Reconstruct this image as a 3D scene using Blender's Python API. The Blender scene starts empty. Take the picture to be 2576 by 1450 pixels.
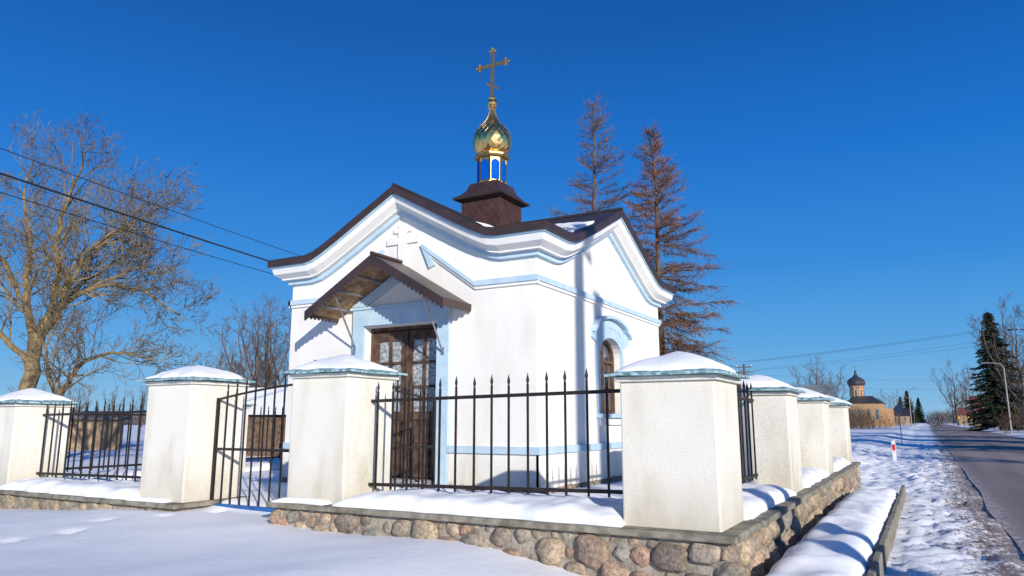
import bpy, math, random, bmesh
from mathutils import Vector, Matrix, noise
R=random.Random(7)
EYE=1.6   # all z below are written relative to eye level, raised at the end
sc=bpy.context.scene

# ------------------------------------------------------------------ materials
def mat(name,c1,c2=None,rough=.8,metal=0,scale=5,bump=0,bscale=60,detail=4,spec=.3,bdist=.01,vary=.5,sss=0):
    m=bpy.data.materials.new(name); m.use_nodes=True
    n=m.node_tree; N=n.nodes; L=n.links; b=N['Principled BSDF']
    b.inputs['Roughness'].default_value=rough; b.inputs['Metallic'].default_value=metal
    b.inputs['Specular IOR Level'].default_value=spec
    tc=N.new('ShaderNodeTexCoord')
    if c2 is None: c2=tuple(x*.85 for x in c1)
    nz=N.new('ShaderNodeTexNoise'); nz.inputs['Scale'].default_value=scale; nz.inputs['Detail'].default_value=detail
    L.new(tc.outputs['Object'],nz.inputs['Vector'])
    r=N.new('ShaderNodeValToRGB'); r.color_ramp.elements[0].position=.5-vary*.3; r.color_ramp.elements[1].position=.5+vary*.3
    r.color_ramp.elements[0].color=(*c2,1); r.color_ramp.elements[1].color=(*c1,1)
    L.new(nz.outputs['Fac'],r.inputs['Fac']); L.new(r.outputs['Color'],b.inputs['Base Color'])
    if bump:
        n2=N.new('ShaderNodeTexNoise'); n2.inputs['Scale'].default_value=bscale; n2.inputs['Detail'].default_value=6
        L.new(tc.outputs['Object'],n2.inputs['Vector'])
        bp=N.new('ShaderNodeBump'); bp.inputs['Strength'].default_value=bump; bp.inputs['Distance'].default_value=bdist
        L.new(n2.outputs['Fac'],bp.inputs['Height']); L.new(bp.outputs['Normal'],b.inputs['Normal'])
    return m

def stucco(name,c1,c2,dirt,grain=(.62,.59,.54),gs=85,pos=(.38,.50),zdirt=None,amt=.5):
    m=mat(name,c1,c2,rough=.95,scale=1.3,bump=.45,bscale=95,bdist=.008,detail=7)
    N=m.node_tree.nodes; L=m.node_tree.links; b=N['Principled BSDF']
    ramp=[x for x in N if x.type=='VALTORGB'][0]; tc=[x for x in N if x.type=='TEX_COORD'][0]
    n3=N.new('ShaderNodeTexNoise'); n3.inputs['Scale'].default_value=gs; n3.inputs['Detail'].default_value=4; n3.inputs['Roughness'].default_value=.6
    L.new(tc.outputs['Object'],n3.inputs['Vector'])
    r=N.new('ShaderNodeValToRGB'); r.color_ramp.elements[0].position=pos[0]; r.color_ramp.elements[1].position=pos[1]
    r.color_ramp.elements[0].color=(*grain,1); r.color_ramp.elements[1].color=(1,1,1,1)
    L.new(n3.outputs['Fac'],r.inputs['Fac'])
    mx=N.new('ShaderNodeMixRGB'); mx.blend_type='MULTIPLY'; mx.inputs[0].default_value=1
    L.new(ramp.outputs['Color'],mx.inputs[1]); L.new(r.outputs['Color'],mx.inputs[2])
    mp=N.new('ShaderNodeMapping'); mp.inputs['Scale'].default_value=(2.5,2.5,.8); L.new(tc.outputs['Object'],mp.inputs['Vector'])
    n4=N.new('ShaderNodeTexNoise'); n4.inputs['Scale'].default_value=1.1; n4.inputs['Detail'].default_value=10; n4.inputs['Roughness'].default_value=.6; L.new(mp.outputs['Vector'],n4.inputs['Vector'])
    r4=N.new('ShaderNodeValToRGB'); r4.color_ramp.elements[0].position=.50; r4.color_ramp.elements[1].position=.78
    r4.color_ramp.elements[0].color=(1,1,1,1); r4.color_ramp.elements[1].color=(*dirt,1)
    L.new(n4.outputs['Fac'],r4.inputs['Fac'])
    m2=N.new('ShaderNodeMixRGB'); m2.blend_type='MULTIPLY'; m2.inputs[0].default_value=1
    L.new(mx.outputs['Color'],m2.inputs[1]); L.new(r4.outputs['Color'],m2.inputs[2])
    last=m2.outputs['Color']
    if zdirt is not None:   # splash-back grime near the foot
        sp=N.new('ShaderNodeSeparateXYZ'); L.new(tc.outputs['Object'],sp.inputs[0])
        ad=N.new('ShaderNodeMath'); ad.operation='MULTIPLY_ADD'; L.new(n4.outputs['Fac'],ad.inputs[0]); ad.inputs[1].default_value=-.9; L.new(sp.outputs[2],ad.inputs[2])
        mrr=N.new('ShaderNodeMapRange'); mrr.inputs[1].default_value=zdirt-.55; mrr.inputs[2].default_value=zdirt+.05; mrr.inputs[3].default_value=amt; mrr.inputs[4].default_value=0
        L.new(ad.outputs[0],mrr.inputs[0])
        m3=N.new('ShaderNodeMixRGB'); m3.blend_type='MULTIPLY'; L.new(mrr.outputs[0],m3.inputs[0]); L.new(last,m3.inputs[1]); m3.inputs[2].default_value=(.66,.61,.52,1); last=m3.outputs['Color']
    L.new(last,b.inputs['Base Color'])
    return m

M={}
M['wall']=stucco('white_render',(.885,.865,.815),(.85,.825,.77),(.90,.875,.82),grain=(.87,.86,.83),gs=100,zdirt=-1.0)
M['pillar']=stucco('pillar_render',(.84,.805,.725),(.785,.75,.665),(.84,.81,.73),grain=(.80,.775,.72),gs=105,pos=(.40,.53),zdirt=-.85,amt=.55)
M['trim']=mat('white_trim',(.86,.84,.80),(.81,.79,.75),scale=3,bump=.2,bscale=60)
M['blue']=mat('pale_blue_paint',(.52,.655,.75),(.42,.57,.69),scale=5,bump=.25,bscale=70,rough=.85,detail=8)
M['roof']=mat('brown_sheet_metal',(.060,.034,.028),(.040,.024,.020),rough=.42,scale=3,bump=.1,bscale=8,spec=.5)
M['rooftop']=mat('dark_roof_sheet',(.045,.036,.036),(.028,.024,.026),rough=.5,scale=2,bump=.15,bscale=6,spec=.5)
M['shing']=mat('brown_shingle',(.085,.040,.030),(.055,.028,.024),rough=.5,scale=6,bump=.2,bscale=20)
M['gold']=mat('gold_leaf',(.95,.66,.26),(.84,.55,.19),rough=.2,metal=1,scale=4,bump=.05,bscale=10)
M['goldd']=mat('aged_gold',(.56,.38,.15),(.38,.26,.11),rough=.42,metal=.85,scale=14,bump=.1,bscale=30)
M['glassblue']=mat('blue_glass',(.002,.10,.52),(.002,.07,.38),rough=.7,scale=3,spec=.05)
M['door']=mat('weathered_wood',(.15,.085,.052),(.05,.030,.022),rough=.75,scale=9,bump=.5,bscale=40,detail=8)
M['canopywood']=mat('bare_planks',(.55,.33,.17),(.24,.14,.08),rough=.85,scale=8,bump=.4,bscale=30,detail=8)
M['frost']=mat('frosted_pane',(.55,.57,.57),(.09,.10,.10),rough=.3,scale=16,detail=10,spec=.5,vary=.6)
M['darkglass']=mat('dark_glass',(.16,.20,.25),(.07,.08,.10),rough=.08,scale=3,spec=.8)
M['iron']=mat('black_iron',(.012,.011,.012),(.028,.018,.014),rough=.55,scale=18,metal=.0,bump=.3,bscale=80,spec=.35,vary=.3)
M['ironblue']=mat('blue_iron',(.03,.12,.35),(.02,.08,.25),rough=.5)
M['steel']=mat('galvanised_steel',(.42,.42,.43),(.30,.30,.30),rough=.45,metal=.7,scale=20)
M['cap']=mat('teal_cap_paint',(.42,.58,.63),(.09,.21,.20),rough=.6,scale=16,bump=.3,bscale=30,detail=10,vary=.35)
M['conc']=mat('concrete',(.32,.29,.23),(.15,.135,.10),rough=.95,scale=7,bump=.6,bscale=40,detail=8)
M['mortar']=mat('mortar',(.40,.35,.285),(.20,.17,.13),rough=.95,scale=9,bump=.8,bscale=45,bdist=.02,detail=8)
M['bark']=mat('bark_lichen',(.30,.215,.10),(.10,.075,.05),rough=.95,scale=3.5,bump=.6,bscale=20,detail=8)
M['twig']=mat('twigs',(.15,.11,.085),(.08,.06,.05),rough=.95,scale=1.2)
M['twigy']=mat('yellow_twigs',(.20,.15,.08),(.10,.075,.055),rough=.95,scale=.5)
M['larchbark']=mat('larch_bark',(.18,.115,.075),(.08,.055,.04),rough=.95,scale=3,bump=.4,bscale=20)
M['larch']=mat('larch_twigs',(.245,.125,.058),(.115,.065,.038),rough=.95,scale=.6)
M['larch2']=mat('larch_fine_twigs',(.19,.12,.08),(.11,.077,.062),rough=.95,scale=.6)
M['spruce']=mat('spruce_needles',(.035,.050,.028),(.016,.026,.016),rough=.9,scale=.8)
M['shrub']=mat('brown_shrub',(.17,.105,.065),(.09,.06,.045),rough=.95,scale=.4)
M['far']=mat('far_twigs',(.17,.14,.13),(.10,.09,.09),rough=1,scale=.1)
M['wire']=mat('wire_rubber',(.02,.02,.022),rough=.6)
M['pole']=mat('pole_wood',(.16,.12,.09),(.09,.07,.055),rough=.9,scale=6)
M['concpole']=mat('pole_concrete',(.36,.34,.31),(.28,.27,.25),rough=.9,scale=4)
M['brick']=mat('yellow_brick',(.50,.32,.17),(.38,.23,.12),rough=.9,scale=2,bump=.2,bscale=6)
M['brickd']=mat('shed_brick',(.42,.30,.18),(.26,.18,.11),rough=.95,scale=3,bump=.3,bscale=12)
M['shedwood']=mat('shed_boards',(.17,.11,.07),(.08,.05,.035),rough=.9,scale=7)
M['dome']=mat('dark_dome',(.05,.05,.058),rough=.4,scale=2,spec=.5)
M['redroof']=mat('red_roof',(.24,.05,.045),(.16,.04,.04),rough=.7,scale=3)
M['signgrey']=mat('sign_back',(.20,.22,.23),rough=.6,metal=.2)
M['white']=mat('white_plastic',(.75,.75,.74),rough=.5)
M['red']=mat('red_reflector',(.62,.03,.03),rough=.4)
M['yellow']=mat('yellow_sign',(.75,.5,.03),rough=.5)
M['carp']=mat('car_paint',(.05,.05,.06),rough=.25,spec=.6)
M['tyre']=mat('tyre',(.02,.02,.02),rough=.9)
M['step']=mat('step_concrete',(.4,.37,.33),(.28,.25,.22),rough=.95,scale=6,bump=.4)

def stone_mat():
    m=bpy.data.materials.new('fieldstone'); m.use_nodes=True; N=m.node_tree.nodes; L=m.node_tree.links; b=N['Principled BSDF']
    b.inputs['Roughness'].default_value=.85
    a=N.new('ShaderNodeAttribute'); a.attribute_name='Col'
    tc=N.new('ShaderNodeTexCoord'); nz=N.new('ShaderNodeTexNoise'); nz.inputs['Scale'].default_value=26; nz.inputs['Detail'].default_value=10; nz.inputs['Roughness'].default_value=.7
    L.new(tc.outputs['Object'],nz.inputs['Vector'])
    r=N.new('ShaderNodeValToRGB'); r.color_ramp.elements[0].position=.36; r.color_ramp.elements[1].position=.64
    r.color_ramp.elements[0].color=(.42,.41,.40,1); r.color_ramp.elements[1].color=(1.2,1.16,1.1,1)
    L.new(nz.outputs['Fac'],r.inputs['Fac'])
    mx=N.new('ShaderNodeMixRGB'); mx.blend_type='MULTIPLY'; mx.inputs[0].default_value=1
    L.new(a.outputs['Color'],mx.inputs[1]); L.new(r.outputs['Color'],mx.inputs[2]); L.new(mx.outputs['Color'],b.inputs['Base Color'])
    bp=N.new('ShaderNodeBump'); bp.inputs['Strength'].default_value=.6; bp.inputs['Distance'].default_value=.014
    n2=N.new('ShaderNodeTexNoise'); n2.inputs['Scale'].default_value=40; L.new(tc.outputs['Object'],n2.inputs['Vector'])
    L.new(n2.outputs['Fac'],bp.inputs['Height']); L.new(bp.outputs['Normal'],b.inputs['Normal'])
    return m
M['stone']=stone_mat()

SN=(.92,.92,.93,1)
def snow_mat(name,ground=False):
    m=bpy.data.materials.new(name); m.use_nodes=True; N=m.node_tree.nodes; L=m.node_tree.links; b=N['Principled BSDF']
    b.inputs['Roughness'].default_value=.6; b.inputs['Specular IOR Level'].default_value=.3
    b.inputs['Base Color'].default_value=SN
    tc=N.new('ShaderNodeTexCoord')
    n1=N.new('ShaderNodeTexNoise'); n1.inputs['Scale'].default_value=7; n1.inputs['Detail'].default_value=9; n1.inputs['Roughness'].default_value=.62
    n2=N.new('ShaderNodeTexNoise'); n2.inputs['Scale'].default_value=80; n2.inputs['Detail'].default_value=3
    L.new(tc.outputs['Object'],n1.inputs['Vector']); L.new(tc.outputs['Object'],n2.inputs['Vector'])
    b1=N.new('ShaderNodeBump'); b1.inputs['Strength'].default_value=.3; b1.inputs['Distance'].default_value=.03
    b2=N.new('ShaderNodeBump'); b2.inputs['Strength'].default_value=.4; b2.inputs['Distance'].default_value=.006
    L.new(n1.outputs['Fac'],b1.inputs['Height']); L.new(n2.outputs['Fac'],b2.inputs['Height'])
    L.new(b1.outputs['Normal'],b2.inputs['Normal']); L.new(b2.outputs['Normal'],b.inputs['Normal'])
    if ground:
        sp=N.new('ShaderNodeSeparateXYZ'); L.new(tc.outputs['Object'],sp.inputs[0])
        def mr(a,b_,c,d,src):
            x=N.new('ShaderNodeMapRange'); x.inputs[1].default_value=a;x.inputs[2].default_value=b_;x.inputs[3].default_value=c;x.inputs[4].default_value=d
            L.new(src,x.inputs[0]); return x.outputs[0]
        w1=mr(-.75,.8,0,1,sp.outputs[0]); w2=mr(7.2,9.0,1,0,sp.outputs[0])
        mu=N.new('ShaderNodeMath'); mu.operation='MULTIPLY'; L.new(w1,mu.inputs[0]); L.new(w2,mu.inputs[1])
        ng=N.new('ShaderNodeTexNoise'); ng.inputs['Scale'].default_value=13; ng.inputs['Detail'].default_value=10; ng.inputs['Roughness'].default_value=.8
        L.new(tc.outputs['Object'],ng.inputs['Vector'])
        ngl=N.new('ShaderNodeTexNoise'); ngl.inputs['Scale'].default_value=1.5; ngl.inputs['Detail'].default_value=3
        L.new(tc.outputs['Object'],ngl.inputs['Vector'])
        ad=N.new('ShaderNodeMath'); ad.operation='MULTIPLY_ADD'; L.new(mu.outputs[0],ad.inputs[0]); ad.inputs[1].default_value=.33; L.new(ng.outputs['Fac'],ad.inputs[2])
        ad2=N.new('ShaderNodeMath'); ad2.operation='MULTIPLY_ADD'; L.new(ngl.outputs['Fac'],ad2.inputs[0]); ad2.inputs[1].default_value=.3; L.new(ad.outputs[0],ad2.inputs[2])
        f=mr(.86,.94,0,1,ad2.outputs[0])
        mx=N.new('ShaderNodeMixRGB'); mx.inputs[1].default_value=SN; mx.inputs[2].default_value=(.27,.205,.165,1)
        L.new(f,mx.inputs[0]); L.new(mx.outputs['Color'],b.inputs['Base Color'])
    return m
M['snow']=snow_mat('snow'); M['gsnow']=snow_mat('ground_snow',True)

def road_mat():
    m=mat('asphalt',(.40,.325,.285),(.26,.205,.185),rough=.85,scale=.9,bump=.3,bscale=60,detail=8,spec=.25)
    N=m.node_tree.nodes; L=m.node_tree.links; b=N['Principled BSDF']
    ramp=[x for x in N if x.type=='VALTORGB'][0]; nz=[x for x in N if x.type=='TEX_NOISE'][0]; tc=[x for x in N if x.type=='TEX_COORD'][0]
    mp=N.new('ShaderNodeMapping'); mp.inputs['Scale'].default_value=(1.2,.06,1); L.new(tc.outputs['Object'],mp.inputs[0]); L.new(mp.outputs[0],nz.inputs['Vector'])
    sp=N.new('ShaderNodeSeparateXYZ'); L.new(tc.outputs['Object'],sp.inputs[0])
    n5=N.new('ShaderNodeTexNoise'); n5.inputs['Scale'].default_value=9; n5.inputs['Detail'].default_value=8; L.new(tc.outputs['Object'],n5.inputs['Vector'])
    x=N.new('ShaderNodeMapRange'); x.inputs[1].default_value=.9;x.inputs[2].default_value=1.35;x.inputs[3].default_value=.18;x.inputs[4].default_value=-.1;L.new(sp.outputs[0],x.inputs[0])
    ad=N.new('ShaderNodeMath'); L.new(x.outputs[0],ad.inputs[0]); L.new(n5.outputs['Fac'],ad.inputs[1])
    y=N.new('ShaderNodeMapRange'); y.inputs[1].default_value=.66;y.inputs[2].default_value=.78; L.new(ad.outputs[0],y.inputs[0])
    mx=N.new('ShaderNodeMixRGB'); mx.inputs[2].default_value=(.62,.60,.60,1); L.new(y.outputs[0],mx.inputs[0]); L.new(ramp.outputs['Color'],mx.inputs[1])
    L.new(mx.outputs['Color'],b.inputs['Base Color'])
    return m
M['road']=road_mat()

# ------------------------------------------------------------------ mesh builder
class MB:
    def __init__(s,*mats): s.v=[];s.f=[];s.m=[];s.mats=mats;s.col=None
    def mi(s,k): return s.mats.index(k) if isinstance(k,str) else k
    def add(s,vs,fs,k=0):
        o=len(s.v); s.v+= [tuple(a) for a in vs]; k=s.mi(k)
        for f in fs: s.f.append(tuple(i+o for i in f)); s.m.append(k)
    def box(s,x0,x1,y0,y1,z0,z1,k=0):
        s.add([(x0,y0,z0),(x1,y0,z0),(x1,y1,z0),(x0,y1,z0),(x0,y0,z1),(x1,y0,z1),(x1,y1,z1),(x0,y1,z1)],
              [(0,3,2,1),(4,5,6,7),(0,1,5,4),(1,2,6,5),(2,3,7,6),(3,0,4,7)],k)
    def tube(s,pts,rs,n=6,k=0,cap=True):
        pts=[Vector(p) for p in pts]
        if not hasattr(rs,'__len__'): rs=[rs]*len(pts)
        vs=[]; t0=(pts[1]-pts[0]).normalized()
        ref=Vector((0,0,1)) if abs(t0.z)<.9 else Vector((1,0,0))
        for i,p in enumerate(pts):
            t=(pts[min(i+1,len(pts)-1)]-pts[max(i-1,0)]).normalized()
            a=t.cross(ref)
            if a.length<1e-4: a=t.orthogonal()
            a.normalize(); b=t.cross(a)
            for j in range(n):
                w=2*math.pi*(j+.5)/n; vs.append(p+(a*math.cos(w)+b*math.sin(w))*rs[i])
        fs=[]
        for i in range(len(pts)-1):
            for j in range(n):
                j2=(j+1)%n; fs.append((i*n+j,i*n+j2,(i+1)*n+j2,(i+1)*n+j))
        if cap: fs.append(tuple(range(n-1,-1,-1))); fs.append(tuple((len(pts)-1)*n+j for j in range(n)))
        s.add(vs,fs,k)
    def ribbon(s,pts,w,rng,k=0):
        pts=[Vector(p) for p in pts]; t=(pts[-1]-pts[0])
        a=t.cross(Vector((rng.uniform(-1,1),rng.uniform(-1,1),rng.uniform(-1,1))))
        if a.length<1e-6: return
        a.normalize(); vs=[];n=len(pts)
        for i,p in enumerate(pts):
            ww=w*(1-.75*i/(n-1))*.5; vs+= [p-a*ww,p+a*ww]
        s.add(vs,[(2*i,2*i+1,2*i+3,2*i+2) for i in range(n-1)],k)
    def lathe(s,prof,n,c,k=0,ph=0,cap=False):
        vs=[];fs=[]
        for r,z in prof:
            for j in range(n):
                w=2*math.pi*j/n+ph; vs.append((c[0]+r*math.cos(w),c[1]+r*math.sin(w),z))
        for i in range(len(prof)-1):
            for j in range(n):
                j2=(j+1)%n; fs.append((i*n+j,i*n+j2,(i+1)*n+j2,(i+1)*n+j))
        if cap: fs.append(tuple(range(n-1,-1,-1))); fs.append(tuple((len(prof)-1)*n+j for j in range(n)))
        s.add(vs,fs,k)
    def ball(s,c,r,k=0,n=10,sz=1):
        prof=[(r*math.sin(math.pi*i/6)+1e-4,c[2]-r*sz*math.cos(math.pi*i/6)) for i in range(7)]
        s.lathe(prof,n,c,k)
    def obj(s,name,parent=None,smooth=False,bevel=0):
        me=bpy.data.meshes.new(name); me.from_pydata(s.v,[],s.f)
        for k in s.mats: me.materials.append(M[k])
        me.polygons.foreach_set('material_index',s.m)
        me.polygons.foreach_set('use_smooth',[smooth]*len(s.f))
        if s.col:
            ca=me.color_attributes.new('Col','FLOAT_COLOR','POINT')
            ca.data.foreach_set('color',[x for c in s.col for x in (*c,1)])
        me.update(); o=bpy.data.objects.new(name,me); sc.collection.objects.link(o)
        if parent: o.parent=parent
        if bevel:
            b=o.modifiers.new('b','BEVEL'); b.width=bevel; b.segments=2; b.limit_method='ANGLE'
        return o
def empty(name,loc=(0,0,0)):
    e=bpy.data.objects.new(name,None); e.location=loc; e.empty_display_size=.3; sc.collection.objects.link(e); return e
def ss(a,b,x):
    t=max(0,min(1,(x-a)/(b-a))); return t*t*(3-2*t)
def nz(x,y,z=0): return noise.noise(Vector((x,y,z)))

# ------------------------------------------------------------------ ground
FP=[]
path=[(-7.7,3.0),(-8.0,3.65),(-8.25,4.3),(-8.5,4.95),(-8.75,5.6),(-8.6,6.2),(-8.2,6.8),(-7.9,7.5)]
for i,(a,b) in enumerate(path): FP.append((a+(.11 if i%2 else -.11),b,1.9))
def G(x,y):
    h=-1.58+.38*(1-ss(-4.6,-1.2,x))
    h-= .17*(1-ss(-14,-9,x))
    ins=ss(-13.6,-13.2,x)*(1-ss(-2.4,-2.0,x))*ss(6.9,7.3,y)*(1-ss(18.7,19.2,y))
    h=h*(1-ins)+(-1.10)*ins
    far=ss(19.5,40,y)*(1-ss(-6,-1.2,x))
    h=h*(1-far)-1.36*far
    d=math.hypot(x,y)
    if d<60:
        h+= .05*nz(x*.4,y*.4)+.016*nz(x*1.5,y*1.5,3)*(1-ins*.4)
        r2=ss(-.8,-.2,x)*(1-ss(.5,.9,x))
        h+= r2*(.08*nz(x*3.4,y*2.6,5)+.07*nz(x*8,y*7,9)+.03)
    if y>19 and -8<x<0: h+= .06*nz(x*1.3,y*1.1,2)+ .07*nz(x*3.6,y*2.6,7)*(1 if d<60 else 0)+.04*nz(x*9,y*7,5)*(1 if d<40 else 0)
    if x>.85 and x<6.7: h=-1.585
    if x>=6.7: h=-1.57+.18*ss(7.2,10,x)+ (.05*nz(x*1.5,y*.7) if d<150 else 0)
    for fx,fy,a in FP:
        if abs(fx-x)<.4 and abs(fy-y)<.4:
            dx=x-fx;dy=y-fy; u=dx*math.cos(a)+dy*math.sin(a); v=-dx*math.sin(a)+dy*math.cos(a)
            q=(u/.17)**2+(v/.085)**2
            if q<4: h-= .05*math.exp(-q*q)
    return h
def axis(lo,dl,dh,hi,st):
    a=[];x=dl;s=st
    while x>lo: s*=1.25; x-=s; a.append(x)
    a=a[::-1]; x=dl
    while x<dh: a.append(x); x+=st
    s=st
    while x<hi: a.append(x); s*=1.16; x+=s
    a.append(hi); return a
xs=axis(-3000,-15,2,3000,.085); ys=axis(-400,2.6,32,3500,.085)
xs=sorted(set(xs+[.86,.9,6.66,6.74]))
mb=MB('gsnow')
vs=[(x,y,G(x,y)) for y in ys for x in xs]; nx=len(xs)
fs=[(j*nx+i,j*nx+i+1,(j+1)*nx+i+1,(j+1)*nx+i) for j in range(len(ys)-1) for i in range(nx-1)]
mb.add(vs,fs); mb.obj('snowy_ground',smooth=True)

mb=MB('road'); yy=[-60+i*4 for i in range(60)]+[200+i*60 for i in range(40)]
vs=[];fs=[]
for i,y in enumerate(yy):
    w=.04*math.sin(y*.7)+.03*math.sin(y*1.9)
    for x,z in((.86+w,-1.566),(1.1,-1.548),(3.75,-1.52),(6.4,-1.548),(6.72+w,-1.566)): vs.append((x,y,z))
for i in range(len(yy)-1):
    for j in range(4): fs.append((i*5+j,i*5+j+1,i*5+j+6,i*5+j+5))
mb.add(vs,fs); mb.obj('asphalt_road',smooth=True)

# ------------------------------------------------------------------ snow helpers
def dome(mb,x0,x1,y0,y1,zf,h,n=14,m=14,p=4,seed=0,k=0,amp=.25,skirt=.02,edge=.03):
    vs=[];fs=[]
    for j in range(m+1):
        for i in range(n+1):
            s=math.sin((2*i/n-1)*math.pi/2); t=math.sin((2*j/m-1)*math.pi/2)
            x=(x0+x1)/2+s*(x1-x0)/2; y=(y0+y1)/2+t*(y1-y0)/2
            e=max(0,1-abs(s)**p)**.5*max(0,1-abs(t)**p)**.5
            xo=x+ edge*nz(x*3,y*3,seed+9)*(1 if abs(s)>.8 else 0); yo=y+edge*nz(x*3,y*3,seed+4)*(1 if abs(t)>.8 else 0)
            z=zf(xo,yo)+h*e*(1+amp*nz(x*2.2+seed,y*2.2,seed)+amp*.4*nz(x*6,y*6,seed))-(skirt if e<.05 else 0)
            vs.append((xo,yo,z))
    for j in range(m):
        for i in range(n): fs.append((j*(n+1)+i,j*(n+1)+i+1,(j+1)*(n+1)+i+1,(j+1)*(n+1)+i))
    mb.add(vs,fs,k)

# ------------------------------------------------------------------ pillars
W=.90
def pillar(name,x0,y0,zb,zt,seed,w=W):
    e=empty(name)
    b=MB('pillar','trim'); b.box(x0,x0+w,y0,y0+w,zb-.02,zt-.05,'pillar'); b.obj('body',e,bevel=.018)
    b=MB('pillar'); o=.035; b.box(x0-o,x0+w+o,y0-o,y0+w+o,zt-.052,zt,'pillar'); b.obj('collar',e,bevel=.012)
    c=MB('cap'); o=.11; X0,X1,Y0,Y1=x0-o,x0+w+o,y0-o,y0+w+o; cx,cy=x0+w/2,y0+w/2
    r=random.Random(seed)
    N_=8; ring=[]
    for a in range(N_): ring.append((X0+(X1-X0)*a/N_,Y0))
    for a in range(N_): ring.append((X1,Y0+(Y1-Y0)*a/N_))
    for a in range(N_): ring.append((X1-(X1-X0)*a/N_,Y1))
    for a in range(N_): ring.append((X0,Y1-(Y1-Y0)*a/N_))
    z0=zt+.003; z1=zt+.024; za=zt+.19; n_=len(ring)
    jj=[r.uniform(-.007,.007) for _ in ring]
    c.add([(x,y,z0+j) for (x,y),j in zip(ring,jj)]+[(x,y,z1+j) for (x,y),j in zip(ring,jj)]+[(cx,cy,za)],
          [tuple(range(n_-1,-1,-1))]+[(i,(i+1)%n_,n_+(i+1)%n_,n_+i) for i in range(n_)]+[(n_+i,n_+(i+1)%n_,2*n_) for i in range(n_)]); c.obj('cap',e)
    s=MB('snow')
    def zf(x,y):
        q=max(abs(x-cx),abs(y-cy))/(w/2+o); return za+(z1-za)*min(1,q)+.004
    a=.05
    dome(s,X0+a+.05*r.random(),X1-a-.07*r.random(),Y0+a+.10*r.random(),Y1-a,zf,.075,n=24,m=24,p=2.6,seed=seed*3.7,amp=.3,edge=.10); s.obj('snow_cap',e,smooth=True)
    return e
Xr=-2.53; Xl=-13.97
pillar('fence_pillar',Xr,6.60,-.95,.415,1)
pillar('gate_pillar',-6.83,6.60,-1.02,.57,2)
pillar('gate_pillar',-9.66,6.60,-1.35,.55,3,w=.93)
pillar('fence_pillar',Xl,6.60,-1.12,.29,4)
for i,y in enumerate((10.5,14.5,18.5)):
    pillar('fence_pillar',Xr,y,-.97,.40-.02*i,10+i)
    pillar('fence_pillar',Xl,y,-1.12,.33,20+i)
pillar('fence_pillar',-6.2,18.5,-1.0,.36,31); pillar('fence_pillar',-10.1,18.5,-1.0,.34,32)

# ------------------------------------------------------------------ stone walls
bm=bmesh.new(); bmesh.ops.create_icosphere(bm,subdivisions=3,radius=1)
ICO_V=[v.co.copy() for v in bm.verts]; ICO_F=[tuple(v.index for v in f.verts) for f in bm.faces]; bm.free()
COLS=[(.41,.29,.215),(.42,.33,.24),(.36,.315,.255),(.31,.27,.22),(.45,.36,.26),(.40,.255,.195),(.30,.28,.25),(.42,.345,.24),(.28,.23,.19),(.34,.29,.23),(.44,.32,.24)]
def stones(mb,O,U,Nn,L,z0,z1,r):
    O=Vector(O);U=Vector(U);Nn=Vector(Nn);Z=Vector((0,0,1)); H=z1-z0
    P=[]; cell={}
    for rad,tries in((.135,6),(.115,16),(.095,30),(.075,50),(.055,70),(.04,90)):
        for _ in range(int(tries*L*H*2.2)):
            rr=rad*r.uniform(.88,1.1); asp=r.uniform(1.0,1.35)
            if 2*rr/asp>H: continue
            x=r.uniform(-.02,L+.02); z=r.uniform(rr*.72,H-rr*.72) if H>1.5*rr else H/2
            ok=True
            for i in range(int(x*3)-1,int(x*3)+2):
                for (px,pz,pr_) in cell.get(i,()):
                    dx=(x-px)/1.12; dz=z-pz
                    if dx*dx+dz*dz<(.98*(rr+pr_))**2: ok=False;break
                if not ok: break
            if ok: P.append((x,z,rr,asp)); cell.setdefault(int(x*3),[]).append((x,z,rr))
    for x,z,rr,asp in P:
        sd=r.uniform(0,99); sq=r.uniform(.65,1.0); rot=r.uniform(-.5,.5); c_,s_=math.cos(rot),math.sin(rot)
        col=COLS[r.randrange(len(COLS))]; f=r.uniform(.75,1.2); col=tuple(a*f for a in col)
        c=O+U*x+Z*(z0+z)-Nn*.02; dep=min(.10,rr*.75); wx=rr*1.12*math.sqrt(asp); wz=rr*.98/math.sqrt(asp)*1.1
        vs=[]
        for v in ICO_V:
            q=Vector([math.copysign(abs(t)**sq,t) for t in v])
            d=1+.28*noise.noise(v*1.3+Vector((sd,0,0)))+.08*noise.noise(v*3.5+Vector((0,sd,0)))
            a=q.x*d*wx;b=q.z*d*wz
            vs.append(c+U*(a*c_-b*s_)+Z*(a*s_+b*c_)+Nn*(q.y*d*dep))
        mb.add(vs,ICO_F); mb.col+= [col]*len(vs)
def wall(name,parts):
    e=empty(name)
    m=MB('mortar'); s=MB('stone'); s.col=[]; c=MB('conc'); r=random.Random(len(name)+len(parts)+3)
    for p in parts:
        x0,x1,y0,y1,zt=p[0]; faces=p[1]; sl=p[2]
        m.box(x0,x1,y0,y1,-1.9,zt-.062)
        c.box(sl[0],sl[1],sl[2],sl[3],zt-.064,zt)
        for f in faces:
            if f=='S': stones(s,(x0,y0,0),(1,0,0),(0,-1,0),x1-x0,-1.72,zt-.07,r)
            if f=='E': stones(s,(x1,y0,0),(0,1,0),(1,0,0),y1-y0,-1.72,zt-.07,r)
            if f=='W': stones(s,(x0,y0,0),(0,1,0),(-1,0,0),y1-y0,-1.72,zt-.07,r)
    m.obj('mortar_core',e); s.obj('fieldstones',e,smooth=True); c.obj('coping',e,bevel=.015)
wall('fieldstone_wall',[((-6.86,-1.56,6.48,7.56,-.945),'SEW',(-6.95,-1.46,6.40,7.62)),
                        ((-2.60,-1.56,7.56,19.45,-.955),'E',(-2.68,-1.46,7.623,19.52)),])
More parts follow.
